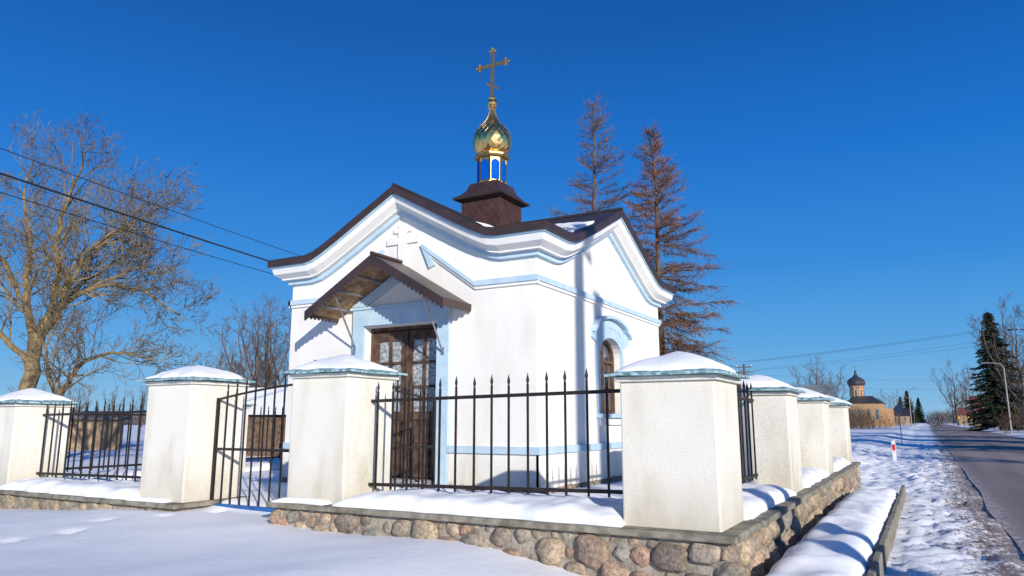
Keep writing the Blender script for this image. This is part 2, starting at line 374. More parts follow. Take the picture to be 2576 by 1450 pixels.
wall('fieldstone_wall',[((-14.05,-8.70,6.48,7.56,-1.07),'SE',(-14.12,-8.62,6.40,7.62)),
                        ((-14.05,-12.98,7.56,19.45,-1.08),'',(-14.12,-12.9,7.623,19.52)),
                        ((-12.98,-2.60,18.4,19.45,-.97),'S',(-12.897,-2.683,18.32,19.52))])
e=empty('wall_snow')
s=MB('snow')
def ledge(x0,x1,y0,y1,z,h,seed,n=40,m=14,p=8): dome(s,x0,x1,y0,y1,lambda x,y:z,h,n=n,m=m,p=p,seed=seed,amp=.35,edge=.05)
ledge(-5.93,-2.50,6.46,7.60,-.944,.155,1,n=90,m=24)
ledge(-6.90,-6.10,6.43,6.64,-.944,.06,2,n=20,p=3)
ledge(-13.1,-9.62,6.46,7.60,-1.069,.15,3,n=90,m=24)
ledge(-9.7,-8.95,6.43,6.63,-1.069,.05,4,n=20,p=3)
ledge(-2.60,-1.60,7.48,10.52,-.954,.15,5,n=24,m=70); ledge(-2.60,-1.60,11.38,14.52,-.954,.15,6,n=24,m=70); ledge(-2.60,-1.60,15.38,18.52,-.954,.15,7,n=24,m=70)
for a,b,q in((7.5,10.5,8),(11.4,14.5,9),(15.4,18.5,10)): ledge(-14.0,-12.95,a,b,-1.079,.14,q,n=14,m=40)
ledge(-12.9,-10.1,18.35,19.4,-.969,.12,11); ledge(-9.2,-6.2,18.35,19.4,-.969,.12,12); ledge(-5.3,-2.6,18.35,19.4,-.969,.12,13)
s.obj('ledge_snow',e,smooth=True)

s=MB('snow'); dome(s,-1.40,-.61,4.5,17.2,lambda x,y:-1.50,.27,n=22,m=160,p=5,seed=31,amp=.25,skirt=.15); s.obj('snow_bank',smooth=True)
c=MB('conc')
y=4.0
while y<17.2:
    c.box(-.60,-.53,y,y+.985,-1.75,-1.34+R.uniform(-.012,.012)); y+=1.0
c.obj('concrete_kerb',bevel=.012)

# ------------------------------------------------------------------ iron fence
def bar(mb,x,y,z0,z1,w=.010,spear=True,k=0):
    mb.box(x-w,x+w,y-w,y+w,z0,z1,k)
    if spear:
        v=[(x-.009,y,z1),(x,y-.009,z1),(x+.009,y,z1),(x,y+.009,z1)]
        a=.021; q=[(x-a,y,z1+.045),(x,y-a*.5,z1+.045),(x+a,y,z1+.045),(x,y+a*.5,z1+.045)]
        t=[(x,y,z1+.13)]
        mb.add(v+q+t,[(0,1,5,4),(1,2,6,5),(2,3,7,6),(3,0,4,7),(4,5,8),(5,6,8),(6,7,8),(7,4,8)],k)
def panel(p,q,zt0,zt1,zb0,zb1,n):
    m=MB('iron'); r=random.Random(int(p[0]*10+p[1]*7))
    (x0,y0),(x1,y1)=p,q
    d=Vector((x1-x0,y1-y0,0)).normalized(); pe=Vector((-d.y,d.x,0))*.016
    for a,b in((zt0,zt1),(zb0,zb1)):
        vs=[]
        for (X,Y,Z) in((x0,y0,a),(x1,y1,b)):
            for sx,sz in((-1,-1),(1,-1),(1,1),(-1,1)): vs.append((X+pe.x*sx,Y+pe.y*sx,Z+.019*sz))
        m.add(vs,[(0,1,5,4),(1,2,6,5),(2,3,7,6),(3,0,4,7),(0,3,2,1),(4,5,6,7)])
    for i in range(n):
        t=(i+.5)/n; x=x0+(x1-x0)*t;y=y0+(y1-y0)*t
        bar(m,x+r.uniform(-.012,.012),y,zb0+(zb1-zb0)*t-.055,zt0+(zt1-zt0)*t+.115+r.uniform(-.012,.012))
    m.obj('iron_fence_panel')
panel((-5.95,7.05),(-2.50,7.05),.24,.305,-.75,-.69,15)
panel((-13.1,7.05),(-9.62,7.05),.10,.15,-.86,-.82,15)
for a in(7.48,11.38,15.38): panel((-2.08,a),(-2.08,a+3.06),.30,.28,-.70,-.72,14); panel((-13.52,a),(-13.52,a+3.06),.12,.12,-.84,-.84,14)
for a in(-13.1,-9.2,-5.3): panel((a,18.95),(a+2.9,18.95),.2,.2,-.78,-.78,13)
def gate(name,ox,oy,ang,Wd):
    m=MB('iron','ironblue'); e=empty(name,(ox,oy,0)); e.rotation_euler[2]=ang
    def curve(t): return .30+.19*(1-(1-t)**1.6)
    N=22
    pts=[(Wd*i/N,0,curve(i/N)) for i in range(N+1)]; m.tube(pts,.019,4)
    m.box(-.02,.02,-.02,.02,-1.2,.32); m.box(Wd-.03,Wd+.03,-.03,.03,-1.25,.78)
    m.box(0,Wd,-.014,.014,-.40,-.365)
    m.box(0,Wd,-.016,.016,-1.17,-1.11,'ironblue')
    n=10
    for i in range(1,n): t=i/n; bar(m,Wd*t,0,-1.12,curve(t)+.09,.009)
    m.obj('leaf',e); return e
gate('iron_gate',-8.71,7.05,0,1.84)
gate('iron_gate',-6.62,9.35,-math.pi/2-.02,1.8)

# ------------------------------------------------------------------ chapel
CX,CY=-7.82,13.04; HX,HY=2.64,3.04; BX,BY=1.87,2.2; ZH,ZR=3.03,4.06
CH=empty('orthodox_chapel',(CX,CY,0))
GT=[(0,1),(.7,.3),(.88,.13),(1,.035),(1.10,0),(5,0)]
def g(t):
    t=abs(t)
    for (a,b),(c,d) in zip(GT,GT[1:]):
        if t<=c: return b+(d-b)*(t-a)/(c-a)
    return 0
def hz(t): return ZH+(ZR-ZH)*g(t)
TT=[-1.10,-1,-.88,-.7,0,.7,.88,1,1.10]
def perim(p):
    P=[]
    P.append((-HX-p,-HY-p,ZH)); P+=[(t*BX,-HY-p,hz(t)) for t in TT]
    P.append((HX+p,-HY-p,ZH)); P+=[(HX+p,t*BY,hz(t)) for t in TT]
    P.append((HX+p,HY+p,ZH)); P+=[(-t*BX,HY+p,hz(t)) for t in TT]
    P.append((-HX-p,HY+p,ZH)); P+=[(-HX-p,-t*BY,hz(t)) for t in TT]
    return P
def sweep(mb,sec,ks):
    for (p0,d0),(p1,d1),k in zip(sec,sec[1:],ks):
        A=perim(p0);B=perim(p1);n=len(A)
        vs=[(x,y,z+d0) for x,y,z in A]+[(x,y,z+d1) for x,y,z in B]
        mb.add(vs,[(n+i,n+(i+1)%n,(i+1)%n,i) for i in range(n)],k)
c=MB('blue','trim'); sweep(c,[(.31,-.10),(.31,-.15),(.285,-.155),(.285,-.175),(.26,-.27),(.15,-.345),(.15,-.37),(.065,-.375),(.065,-.455),(0,-.475)],
      ['blue','blue','blue','trim','trim','trim','trim','blue','blue']); c.obj('cornice',CH)
c=MB('roof'); sweep(c,[(.34,.012),(.355,.0),(.35,-.125),(.28,-.125)],['roof']*3); c.obj('fascia',CH)
rf=MB('rooftop'); PO=.345
tl=[0,.7,.88,1,1.10,9]
def gx(i,s): return s*(BX*tl[i] if tl[i]<5 else HX+PO)
def gy(i,s): return s*(BY*tl[i] if tl[i]<5 else HY+PO)
for sx in(1,-1):
    for sy in(1,-1):
        for i in range(5):
            for j in range(5):
                P=lambda a,b:(gx(a,sx),gy(b,sy),hz(min(tl[a],tl[b]))+.012)
                q=[P(i,j),P(i+1,j),P(i+1,j+1),P(i,j+1)]
                if i==j: rf.add([q[0],q[1],q[2]],[(0,1,2)]); rf.add([q[0],q[2],q[3]],[(0,1,2)])
                else: rf.add(q,[(0,1,2,3)])
def roofz(x,y): return hz(min(abs(x)/BX,abs(y)/BY))+.012
for sgn in(-1,1):
    for i in range(1,7):
        y=-HY-PO+.02+i*.48
        xe=min(BX*1.12,BX*max(.0,abs(y)/BY)) if abs(y)<BY*1.12 else HX+PO
        if y<-.45:
            pts=[(sgn*t*BX,y,hz(t)+.03) for t in (0,.35,.7,.88,1,1.10) if t*BX<=xe+.01]
            if len(pts)>1: rf.tube(pts,.012,4)
for i in range(1,7):
    x=HX+PO-.02-i*.42
    if x>.45:
        lim=x/BX
        pts=[(x,-t*BY,hz(t)+.03) for t in (0,.35,.7,.88,1,1.10) if t<=lim+.01]
        if len(pts)>1: rf.tube(pts,.012,4)
for pts in([(0,-HY-PO,ZR+.03),(0,0,ZR+.03)],[(0,0,ZR+.03),(HX+PO,0,ZR+.03)]): rf.tube(pts,.03,6)
rf.obj('roof_sheets',CH)
s=MB('snow')
dome(s,.55,1.25,-1.5,-.6,roofz,.08,p=3,seed=53,amp=.6,edge=.15); dome(s,1.75,2.75,-1.75,-.95,roofz,.08,n=20,m=20,p=3,seed=54,amp=.6,edge=.2)
dome(s,1.1,1.45,-2.3,-1.75,roofz,.05,p=3,seed=51,amp=.8,edge=.1)
s.obj('roof_snow',CH,smooth=True)
w=MB('wall','step'); ZB=-1.03
DW=.80; DT=1.64
mp={'F':lambda s_,z,o:(s_,-HY-o,z),'B':lambda s_,z,o:(-s_,HY+o,z),'R':lambda s_,z,o:(HX+o,s_,z),'L':lambda s_,z,o:(-HX-o,-s_,z)}
def topline(a,b,B):
    xs_=sorted([t*B for t in TT if a<t*B<b]+[a,b]); return [(x,hz(x/B)-.3) for x in xs_]
def poly(mb,side,pts,k=0,o=0): mb.add([mp[side](a,z,o) for a,z in pts],[tuple(range(len(pts)))],k)
poly(w,'F',[(-HX,ZB),(-DW,ZB)]+topline(-HX,-DW,BX)[::-1]); poly(w,'F',[(DW,ZB),(HX,ZB)]+topline(DW,HX,BX)[::-1])
poly(w,'F',[(-DW,DT),(DW,DT)]+topline(-DW,DW,BX)[::-1]); poly(w,'B',[(-HX,ZB),(HX,ZB)]+topline(-HX,HX,BX)[::-1])
AW=.55; WB=.13; SPR=1.22; RISE=.34
def arch(a,spr,rise,n=12): return [(-a*math.cos(math.pi*i/n),spr+rise*math.sin(math.pi*i/n)) for i in range(n+1)]
for sd in('R','L'):
    H=HY
    poly(w,sd,[(-H,ZB),(-AW,ZB)]+topline(-H,-AW,BY)[::-1]); poly(w,sd,[(AW,ZB),(H,ZB)]+topline(AW,H,BY)[::-1])
    poly(w,sd,[(-AW,ZB),(AW,ZB),(AW,WB),(-AW,WB)])
    poly(w,sd,arch(AW,SPR,RISE)+topline(-AW,AW,BY)[::-1])
    pr=[(-AW,WB)]+arch(AW,SPR,RISE)+[(AW,WB)]
    vs=[mp[sd](a,z,0) for a,z in pr]+[mp[sd](a,z,-.24) for a,z in pr]; n=len(pr)
    w.add(vs,[(i,(i+1)%n,n+(i+1)%n,n+i) for i in range(n)])
pr=[(-DW,ZB),(-DW,DT),(DW,DT),(DW,ZB)]
vs=[mp['F'](a,z,0) for a,z in pr]+[mp['F'](a,z,-.30) for a,z in pr]
w.add(vs,[(i,i+1,4+i+1,4+i) for i in range(3)])
w.obj('walls',CH)
pl=MB('wall')
for a,b in((-HX-.03,-1.05),(1.05,HX+.03)): pl.box(a,b,-HY-.03,-HY-.001,-1.02,-.50)
pl.box(HX+.001,HX+.03,-HY-.03,HY+.03,-1.02,-.50); pl.box(-HX-.03,-HX-.001,-HY-.03,HY+.03,-1.02,-.5); pl.obj('plinth',CH)
fo=MB('stone','mortar'); fo.col=[]; r_=random.Random(5)
stones(fo,(-HX,-HY-.02,0),(1,0,0),(0,-1,0),2*HX,-1.28,-1.02,r_); stones(fo,(HX+.02,-HY,0),(0,1,0),(1,0,0),2*HY,-1.28,-1.02,r_)
fo.box(-HX-.01,HX+.01,-HY-.01,HY+.01,-1.4,-1.025,'mortar'); fo.col+=[(1,1,1)]*8; fo.obj('foundation_stones',CH,smooth=True)
def strip(mb,side,A,B,o0,o1,k,close=False):
    n=len(A); vs=[mp[side](a,z,o1) for a,z in A]+[mp[side](a,z,o1) for a,z in B]+[mp[side](a,z,o0) for a,z in A]+[mp[side](a,z,o0) for a,z in B]
    fs=[]
    for i in range(n-1):
        fs+= [(i,i+1,n+i+1,n+i),(i+1,i,2*n+i,2*n+i+1),(n+i,n+i+1,3*n+i+1,3*n+i)]
    fs+= [(0,n,3*n,2*n),(n-1,2*n-1,4*n-1,3*n-1)]
    mb.add(vs,fs,k)
t=MB('blue','trim')
for sg in(-1,1):
    up=[(sg*(HX+.055),2.27),(sg*1.50,2.27),(sg*.46,3.01)]; lo=[(sg*(HX+.055),2.18),(sg*1.53,2.18),(sg*.46,2.935)]
    strip(t,'F',up,lo,.0,.055,'blue')
    lo2=[(a,z-.05) for a,z in lo]; strip(t,'F',[(a,z-.001) for a,z in lo],lo2,.0,.03,'trim')
    strip(t,'F',[(sg*.46,3.01),(sg*.72,2.62)],[(sg*.40,3.01),(sg*.60,2.58)],0,.045,'blue')
    strip(t,'F',[(sg*(HX+.07),-.39),(sg*1.05,-.39)],[(sg*(HX+.07),-.50),(sg*1.05,-.50)],0,.07,'blue')
for sd in('R','L'):
    strip(t,sd,[(-HY+.001,2.27),(HY+.055,2.27)],[(-HY+.001,2.18),(HY+.055,2.18)],0,.053,'blue')
    strip(t,sd,[(-HY+.001,2.179),(HY+.03,2.179)],[(-HY+.001,2.13),(HY+.03,2.13)],0,.03,'trim')
    strip(t,sd,[(-HY-.068,-.392),(HY+.07,-.392)],[(-HY-.068,-.502),(HY+.07,-.502)],0,.068,'blue')
strip(t,'B',[(-HX,2.27),(HX,2.27)],[(-HX,2.18),(HX,2.18)],0,.05,'blue')
t.obj('string_courses',CH)
rc=MB('wall')
def rb(a,b,z0,z1,o=.05): strip(rc,'F',[(a,z1),(b,z1)],[(a,z0),(b,z0)],0,o,'wall')
rb(-.085,.085,2.55,3.44,.04); rb(-.34,.34,3.08,3.20,.036); rb(-.19,.19,3.29,3.37,.033)
rc.obj('relief_cross',CH)
d=MB('blue','trim','wall')
for sg in(-1,1):
    a,b=sorted((sg*.80,sg*1.04)); strip(d,'F',[(a,1.66),(b,1.66)],[(a,-1.02),(b,-1.02)],0,.06,'blue')
strip(d,'F',[(-1.04,1.95),(1.04,1.95)],[(-1.04,1.662),(1.04,1.662)],0,.062,'blue')
strip(d,'F',[(-1.10,2.0),(1.10,2.0)],[(-1.10,1.952),(1.10,1.952)],0,.085,'blue')
for sg in(-1,1): strip(d,'F',[(sg*1.10,2.02),(0,2.62)],[(sg*.78,2.01),(0,2.42)],0,.05,'blue')
d.obj('door_surround',CH)
d=MB('door','frost'); yD=-HY+.22
def db(a,b,z0,z1,y0,y1,k='door'): d.box(a,b,yD+y0,yD+y1,z0,z1,k)
db(-.8,.8,-.95,DT,.05,.09,'door')
db(-.8,-.74,-.95,DT-.06,-.05,.05); db(.74,.8,-.95,DT-.06,-.05,.05); db(-.8,.8,DT-.06,DT,-.05,.05)
for sg in(-1,1):
    def lb(a,b,z0,z1,y0,y1,k='door'):
        a,b=sorted((sg*a,sg*b)); db(a,b,z0,z1,y0,y1,k)
    lb(.004,.11,-.93,1.56,-.03,.03)
    lb(.63,.735,-.93,1.56,-.03,.03)
    for z0,z1 in((-.93,-.78),(.02,.16),(1.40,1.56),(-.36,-.28)): lb(.11,.63,z0,z1,-.03,.03)
    lb(.345,.395,.16,1.40,-.025,.03)
    for z in(.56,.98): lb(.11,.63,z,z+.045,-.022,.03)
    lb(.11,.63,.16,1.40,.005,.02,'frost')
    for i in range(4): lb(.115+i*.129,.115+i*.129+.118,-.78,-.36,.0,.04); lb(.115+i*.129,.115+i*.129+.118,-.28,.02,.0,.04)
d.box(-.015,.035,yD-.05,yD-.03,-.93,1.56,'door')
d.tube([(.07,yD-.03,.0),(.07,yD-.09,.0),(.0,yD-.09,.0)],.012,6,'door')
d.obj('double_door',CH)
st=MB('step','snow'); st.box(-1.15,1.15,-HY-.95,-HY-.08,-1.25,-1.05,'step'); st.box(-.79,.79,-HY-.06,-HY+.3,-1.25,-.955,'step')
st.obj('door_step',CH,bevel=.01)
s=MB('snow'); dome(s,-1.1,1.1,-HY-.9,-HY-.1,lambda x,y:-1.05,.09,p=4,seed=77); s.obj('step_snow',CH,smooth=True)
ca=MB('roof','canopywood','steel'); RZ,EZ,ES=2.73,1.885,1.43; y0,y1=-3.87,-HY-.003
for sg in(-1,1):
    P=lambda s_,z,y:(sg*s_,y,z)
    th=.03
    vs=[P(0,RZ,y0),P(ES,EZ,y0),P(ES,EZ,y1),P(0,RZ,y1),P(0,RZ-th,y0),P(ES,EZ-th,y0),P(ES,EZ-th,y1),P(0,RZ-th,y1)]
    ca.add(vs,[(0,1,2,3),(7,6,5,4),(0,4,5,1),(1,5,6,2)],'roof')
    n=11
    for i in range(n):
        a=i/n;b=(i+.93)/n
        pts=[]
        for t_ in (a,b):
            for dz in(-.034,-.056):
                for y in(y0+.03,y1): pts.append(P(ES*t_,RZ+(EZ-RZ)*t_+dz,y))
        ca.add(pts,[(0,1,3,2),(4,6,7,5),(2,3,7,6),(0,4,5,1),(0,2,6,4)],'canopywood')
    for t_ in(.28,.55,.82):
        p=[P(ES*t_,RZ+(EZ-RZ)*t_-.075,y0+.05),P(ES*t_,RZ+(EZ-RZ)*t_-.075,y1)]; ca.tube(p,.022,4,'steel')
    ca.tube([P(.05,RZ-.12,y0+.06),P(ES-.03,EZ-.06,y0+.06)],.018,4,'steel')
    nsc=18
    for i in range(nsc):
        a=i/nsc;b=(i+1)/nsc; pts=[]
        for t_,zz in((a,0.01),(b,0.01),(b,-.13)): pts.append((ES*1.02*t_,RZ+(EZ-RZ)*1.02*t_+zz))
        for q in range(1,6):
            t_=b+(a-b)*q/6; pts.append((ES*1.02*t_,RZ+(EZ-RZ)*1.02*t_-.13-.05*math.sin(math.pi*q/6)))
        pts.append((ES*1.02*a,RZ+(EZ-RZ)*1.02*a-.13))
        m_=len(pts)
        vs=[(sg*x,y0-.012,z) for x,z in pts]+[(sg*x,y0-.002,z) for x,z in pts]
        ca.add(vs,[tuple(range(m_)),tuple(range(2*m_-1,m_-1,-1))]+[(j,m_+j,m_+(j+1)%m_,(j+1)%m_) for j in range(m_)],'roof')
    nsc=9
    for i in range(nsc):
        ya=y0+(y1-y0)*i/nsc; yb=y0+(y1-y0)*(i+1)/nsc
        pts=[(ya,EZ+.005),(yb,EZ+.005),(yb,EZ-.09)]+[(yb+(ya-yb)*q/6,EZ-.09-.045*math.sin(math.pi*q/6)) for q in range(1,6)]+[(ya,EZ-.09)]
        m_=len(pts); X=ES+.004
        vs=[(sg*(X+.01),y,z) for y,z in pts]+[(sg*X,y,z) for y,z in pts]
        ca.add(vs,[tuple(range(m_)),tuple(range(2*m_-1,m_-1,-1))]+[(j,m_+j,m_+(j+1)%m_,(j+1)%m_) for j in range(m_)],'roof')
ca.tube([(0,y0-.02,RZ+.02),(0,y1,RZ+.02)],.035,6,'roof')
ca.tube([(-.83,-3.80,2.08),(-.98,-HY+.0,1.22)],.016,6,'steel'); ca.tube([(1.02,-3.80,1.98),(.93,-HY-.05,1.10)],.016,6,'steel')
for xx in(-.98,.93): ca.box(xx-.03,xx+.03,-HY-.075,-HY-.0,1.08 if xx>0 else 1.16,1.2 if xx>0 else 1.28,'steel')
ca.obj('entrance_canopy',CH)
for sd in('R','L'):
    wf=MB('door','darkglass','blue','trim','snow')
    pr=[(-AW,WB)]+arch(AW,SPR,RISE)+[(AW,WB)]
    wf.add([mp[sd](a,z,-.20) for a,z in pr],[tuple(range(len(pr)))],'darkglass')
    ou=[(-AW,WB)]+arch(AW,SPR,RISE)+[(AW,WB)]; inn=[(-AW+.07,WB)]+arch(AW-.07,SPR,RISE-.06)+[(AW-.07,WB)]
    strip(wf,sd,ou,inn,-.2,-.13,'door')
    for a,b,z0,z1,o in((-.035,.035,WB,SPR+.28,-.14),(-AW,AW,SPR-.12,SPR-.06,-.145),(-AW,AW,WB,WB+.08,-.138),(-AW,AW,.62,.655,-.155),(-.3,-.27,WB,SPR,-.158),(.27,.3,WB,SPR,-.158)):
        strip(wf,sd,[(a,z1),(b,z1)],[(a,z0),(b,z0)],-.2,o,'door')
    inn=[(-AW,WB-.15)]+arch(AW,SPR,RISE)+[(AW,WB-.15)]
    ou=[(-.66,-.02)]+arch(.66,1.40,.36)+[(.66,-.02)]
    strip(wf,sd,ou,inn,0,.035,'blue')
    strip(wf,sd,[(-.93,1.60),(-.80,1.72)]+arch(.70,1.62,.26)[1:-1]+[(.80,1.72),(.93,1.60)],[(-.93,1.50),(-.66,1.42)]+arch(.64,1.42,.33)[1:-1]+[(.66,1.42),(.93,1.50)],0,.045,'blue')
    o2=[(-.93,1.66),(-.88,1.72)]+[(a,z) for a,z in arch(.80,1.70,.28)[1:-1]]+[(.88,1.72),(.93,1.66)]
    i2=[(-.93,1.60),(-.86,1.66)]+[(a,z) for a,z in arch(.74,1.66,.26)[1:-1]]+[(.86,1.66),(.93,1.60)]
    strip(wf,sd,o2,i2,0,.13,'blue')
    strip(wf,sd,[(-.72,WB),(.72,WB)],[(-.72,WB-.07),(.72,WB-.07)],-.2,.13,'blue')
    strip(wf,sd,[(-.66,WB-.071),(.66,WB-.071)],[(-.60,WB-.2),(.60,WB-.2)],0,.06,'trim')
    wf.obj('arched_window',CH)
cu=MB('shing','roof'); a=.47
cu.box(-a,a,-a,a,3.6,4.66,'shing')
for side in range(4):
    ro=Matrix.Rotation(side*math.pi/2,3,'Z')
    for k in range(-5,6):
        for dr in(-1,1):
            xa=k*.19; xb=xa+dr*.66*.85; za=4.0; zb=4.66; seg=[]
            for q in range(0,41):
                x=xa+(xb-xa)*q/40; z=za+(zb-za)*q/40
                if -a<x<a: seg.append((x,z))
            if len(seg)>2: cu.tube([ro@Vector((seg[0][0],-a-.002,seg[0][1])),ro@Vector((seg[-1][0],-a-.002,seg[-1][1]))],.006,4,'shing')
def sq(h,z): return [(-h,-h,z),(h,-h,z),(h,h,z),(-h,h,z)]
rings=[sq(.50,4.60),sq(.60,4.64),sq(.62,4.68),sq(.50,4.76),sq(.40,4.87),sq(.345,5.03)]
vs=[p for r_ in rings for p in r_]; fs=[]
for i in range(5):
    for j in range(4): fs.append((i*4+j,i*4+(j+1)%4,(i+1)*4+(j+1)%4,(i+1)*4+j))
fs+=[(3,2,1,0),(20,21,22,23)]
cu.add(vs,fs,'roof'); cu.obj('cupola_base',CH)
dr=MB('gold','glassblue','goldd')
pr=math.pi/8
dr.lathe([(.36,5.0),(.36,5.05),(.315,5.08),(.315,5.60),(.37,5.62),(.40,5.66),(.40,5.69),(.33,5.73)],8,(0,0),'goldd',pr)
ap=.315*math.cos(pr)
for i in range(8):
    ro=Matrix.Rotation(i*math.pi/4,3,'Z'); pw=.092
    pan=[(-pw,5.10)]+[(-pw*math.cos(math.pi*q/8),5.46+pw*math.sin(math.pi*q/8)) for q in range(9)]+[(pw,5.10)]
    m_=len(pan); pv=[ro@Vector((x,-ap-.014,z)) for x,z in pan]+[ro@Vector((x,-ap+.01,z)) for x,z in pan]
    dr.add(pv,[tuple(range(m_))]+[(j,m_+j,m_+(j+1)%m_,(j+1)%m_) for j in range(m_)],'glassblue')
    c1=ro@Vector((.315*math.sin(pr),-.315*math.cos(pr),0)); dr.tube([(c1.x,c1.y,5.06),(c1.x,c1.y,5.62)],.020,6,'gold')
dr.obj('drum',CH)
on=MB('gold','goldd')
prof=[(.30,5.72),(.355,5.79),(.395,5.87),(.42,5.96),(.43,6.05),(.42,6.14),(.39,6.23),(.345,6.31),(.28,6.385),(.205,6.46),(.14,6.55),(.095,6.65),(.07,6.75),(.055,6.82)]
n=20; vs=[];fs=[]
rr=random.Random(2)
for i,(r_,z) in enumerate(prof):
    for j in range(n):
        w_=2*math.pi*(j+(.5 if i%2 else 0))/n; k_=1+rr.uniform(-.012,.012); vs.append((r_*k_*math.cos(w_),r_*k_*math.sin(w_),z))
for i in range(len(prof)-1):
    for j in range(n):
        j2=(j+1)%n; A=i*n;B=(i+1)*n
        if i%2==0: fs+= [(A+j,A+j2,B+j),(A+j2,B+j2,B+j)]
        else: fs+= [(A+j,B+j2,B+j),(A+j,A+j2,B+j2)]
on.add(vs,fs,'gold')
for i in range(len(prof)-1):
    for j in range(n):
        a_=vs[i*n+j]
        bb=[vs[(i+1)*n+j],vs[(i+1)*n+((j+1)%n if i%2 else (j-1)%n)]]
        for b_ in bb: on.tube([a_,b_],.0028,3,'goldd',cap=False)
on.obj('onion_dome',CH)
cr=MB('goldd','gold')
cr.lathe([(.05,6.80),(.09,6.83),(.05,6.86)],12,(0,0),'gold'); cr.ball((0,0,6.95),.115,'gold',14); cr.lathe([(.06,7.04),(.08,7.07),(.04,7.10),(.03,7.12)],12,(0,0),'gold')
cr.box(-.035,.035,-.02,.02,7.05,8.17); cr.box(-.31,-.035,-.02,.02,7.83,7.90); cr.box(.035,.31,-.02,.02,7.83,7.90)
cr.add([(-.15,-.018,7.42),(-.15,.018,7.42),(.15,.018,7.25),(.15,-.018,7.25),(-.15,-.018,7.48),(-.15,.018,7.48),(.15,.018,7.31),(.15,-.018,7.31)],[(0,3,2,1),(4,5,6,7),(0,1,5,4),(1,2,6,5),(2,3,7,6),(3,0,4,7)])
for (x,z,ax) in((0,8.20,0),(-.34,7.865,1),(.34,7.865,2)):
    dirs=[(0,.065),(-.065,0),(.065,0)] if ax==0 else ([(-.065,0),(0,.065),(0,-.065)] if ax==1 else [(.065,0),(0,.065),(0,-.065)])
    cr.ball((x,0,z),.038,'goldd',8)
    for a_,b_ in dirs: cr.ball((x+a_,0,z+b_),.036,'goldd',8)
cr.obj('orthodox_cross',CH,smooth=False)

# ------------------------------------------------------------------ vegetation
def rv(r): 
    v=Vector((r.gauss(0,1),r.gauss(0,1),r.gauss(0,1))); return v.normalized()
def grow(mb,p,d,L,r0,lv,mx,r,mats,up=.15,tw=.016,kids=(7,6,5),wob=.22):
    n=4 if lv<mx else 3
    pts=[p.copy()];dd=d.copy()
    for i in range(n):
        dd=(dd+rv(r)*wob+Vector((0,0,up))).normalized(); pts.append(pts[-1]+dd*L/n)
    if r0>.022: mb.tube(pts,[r0*(1-.75*i/n) for i in range(n+1)],6 if r0>.06 else 4,mats[0],cap=False)
    elif r0>.010: mb.tube(pts,[r0*(1-.6*i/n) for i in range(n+1)],3,mats[1],cap=False)
    else: mb.ribbon(pts,tw,r,mats[1])
    if lv>=mx: return
    k=kids[min(lv,len(kids)-1)]
    for i in range(k):
        t=.22+.78*(i+r.random())/k; t=min(t,.99); a=t*n; i0=int(a); q=pts[i0].lerp(pts[i0+1],a-i0); td=(pts[i0+1]-pts[i0]).normalized()
        side=td.cross(rv(r)).normalized(); nd=(td*r.uniform(.45,1.0)+side*r.uniform(.6,1.0)).normalized()
        grow(mb,q,nd,L*r.uniform(.38,.62)*(1.1-.35*t),max(r0*(1-.75*t)*.55,.004),lv+1,mx,r,mats,up,tw,kids,wob)
def limb(mb,pts,r0,r1,nk,r,mats,mx=3,Ls=2.2,tw=.016,kids=(7,6,5),up=.10,start=.15,rk=.42):
    P=[Vector(p) for p in pts]; Q=[]
    for i in range(len(P)-1):
        a=P[max(i-1,0)];b=P[i];c=P[i+1];e_=P[min(i+2,len(P)-1)]
        for k in range(4):
            t=k/4; Q.append(.5*((2*b)+(-a+c)*t+(2*a-5*b+4*c-e_)*t*t+(-a+3*b-3*c+e_)*t**3)+rv(r)*.07)
    Q.append(P[-1]); n=len(Q)-1
    mb.tube(Q,[r0+(r1-r0)*i/n for i in range(n+1)],8,mats[0],cap=False)
    for i in range(nk):
        t=start+(1-start)*(i+r.random())/nk; t=min(t,.995); a=t*n;i0=int(a); q=Q[i0].lerp(Q[i0+1],a-i0); td=(Q[i0+1]-Q[i0]).normalized()
        side=td.cross(rv(r)).normalized(); nd=(td*r.uniform(.4,1)+side*r.uniform(.6,1)+Vector((0,0,.15))).normalized()
        grow(mb,q,nd,Ls*r.uniform(.6,1.1)*(1.15-.5*t),(r0+(r1-r0)*t)*r.uniform(.8,1.1)*rk,1,mx,r,mats,up,tw,kids)
LAT=Vector((.872,.489,0)); DEP=Vector((-.489,.872,0))
def local(l,d,z): return LAT*l+DEP*d+Vector((0,0,z))
t=MB('bark','twigy'); r=random.Random(11)
mt=('bark','twigy')
def LL(seq): return [local(*q) for q in seq]
K_=dict(tw=.022,kids=(7,7,6))
limb(t,LL([(0,0,-1.5),(.02,0,0),(.0,.05,1.4),(.12,0,2.6)]),.27,.19,2,r,mt,start=.8,**K_)
limb(t,LL([(.12,0,2.5),(.35,.2,4),(.1,.3,5.6),(.5,.2,7.2),(.9,.1,8.6)]),.135,.02,26,r,mt,**K_)
limb(t,LL([(.15,0,2.3),(1.0,-.4,3.4),(2.2,-.8,3.9),(3.7,-1,3.7),(5.0,-1.1,2.9)]),.11,.018,26,r,mt,**K_)
limb(t,LL([(.3,.1,3.6),(1.2,.4,5.2),(2.2,.7,6.2),(3.3,.9,7.0)]),.09,.018,22,r,mt,**K_)
limb(t,LL([(.05,0,2.2),(-.7,.4,3.6),(-1.0,.8,5.4),(-1.5,1.0,7.0),(-1.4,1,8.4)]),.13,.02,26,r,mt,**K_)
limb(t,LL([(0,0,1.7),(-1.1,-.5,2.9),(-2.4,-.9,3.8),(-3.8,-1,4.8)]),.10,.02,18,r,mt,**K_)
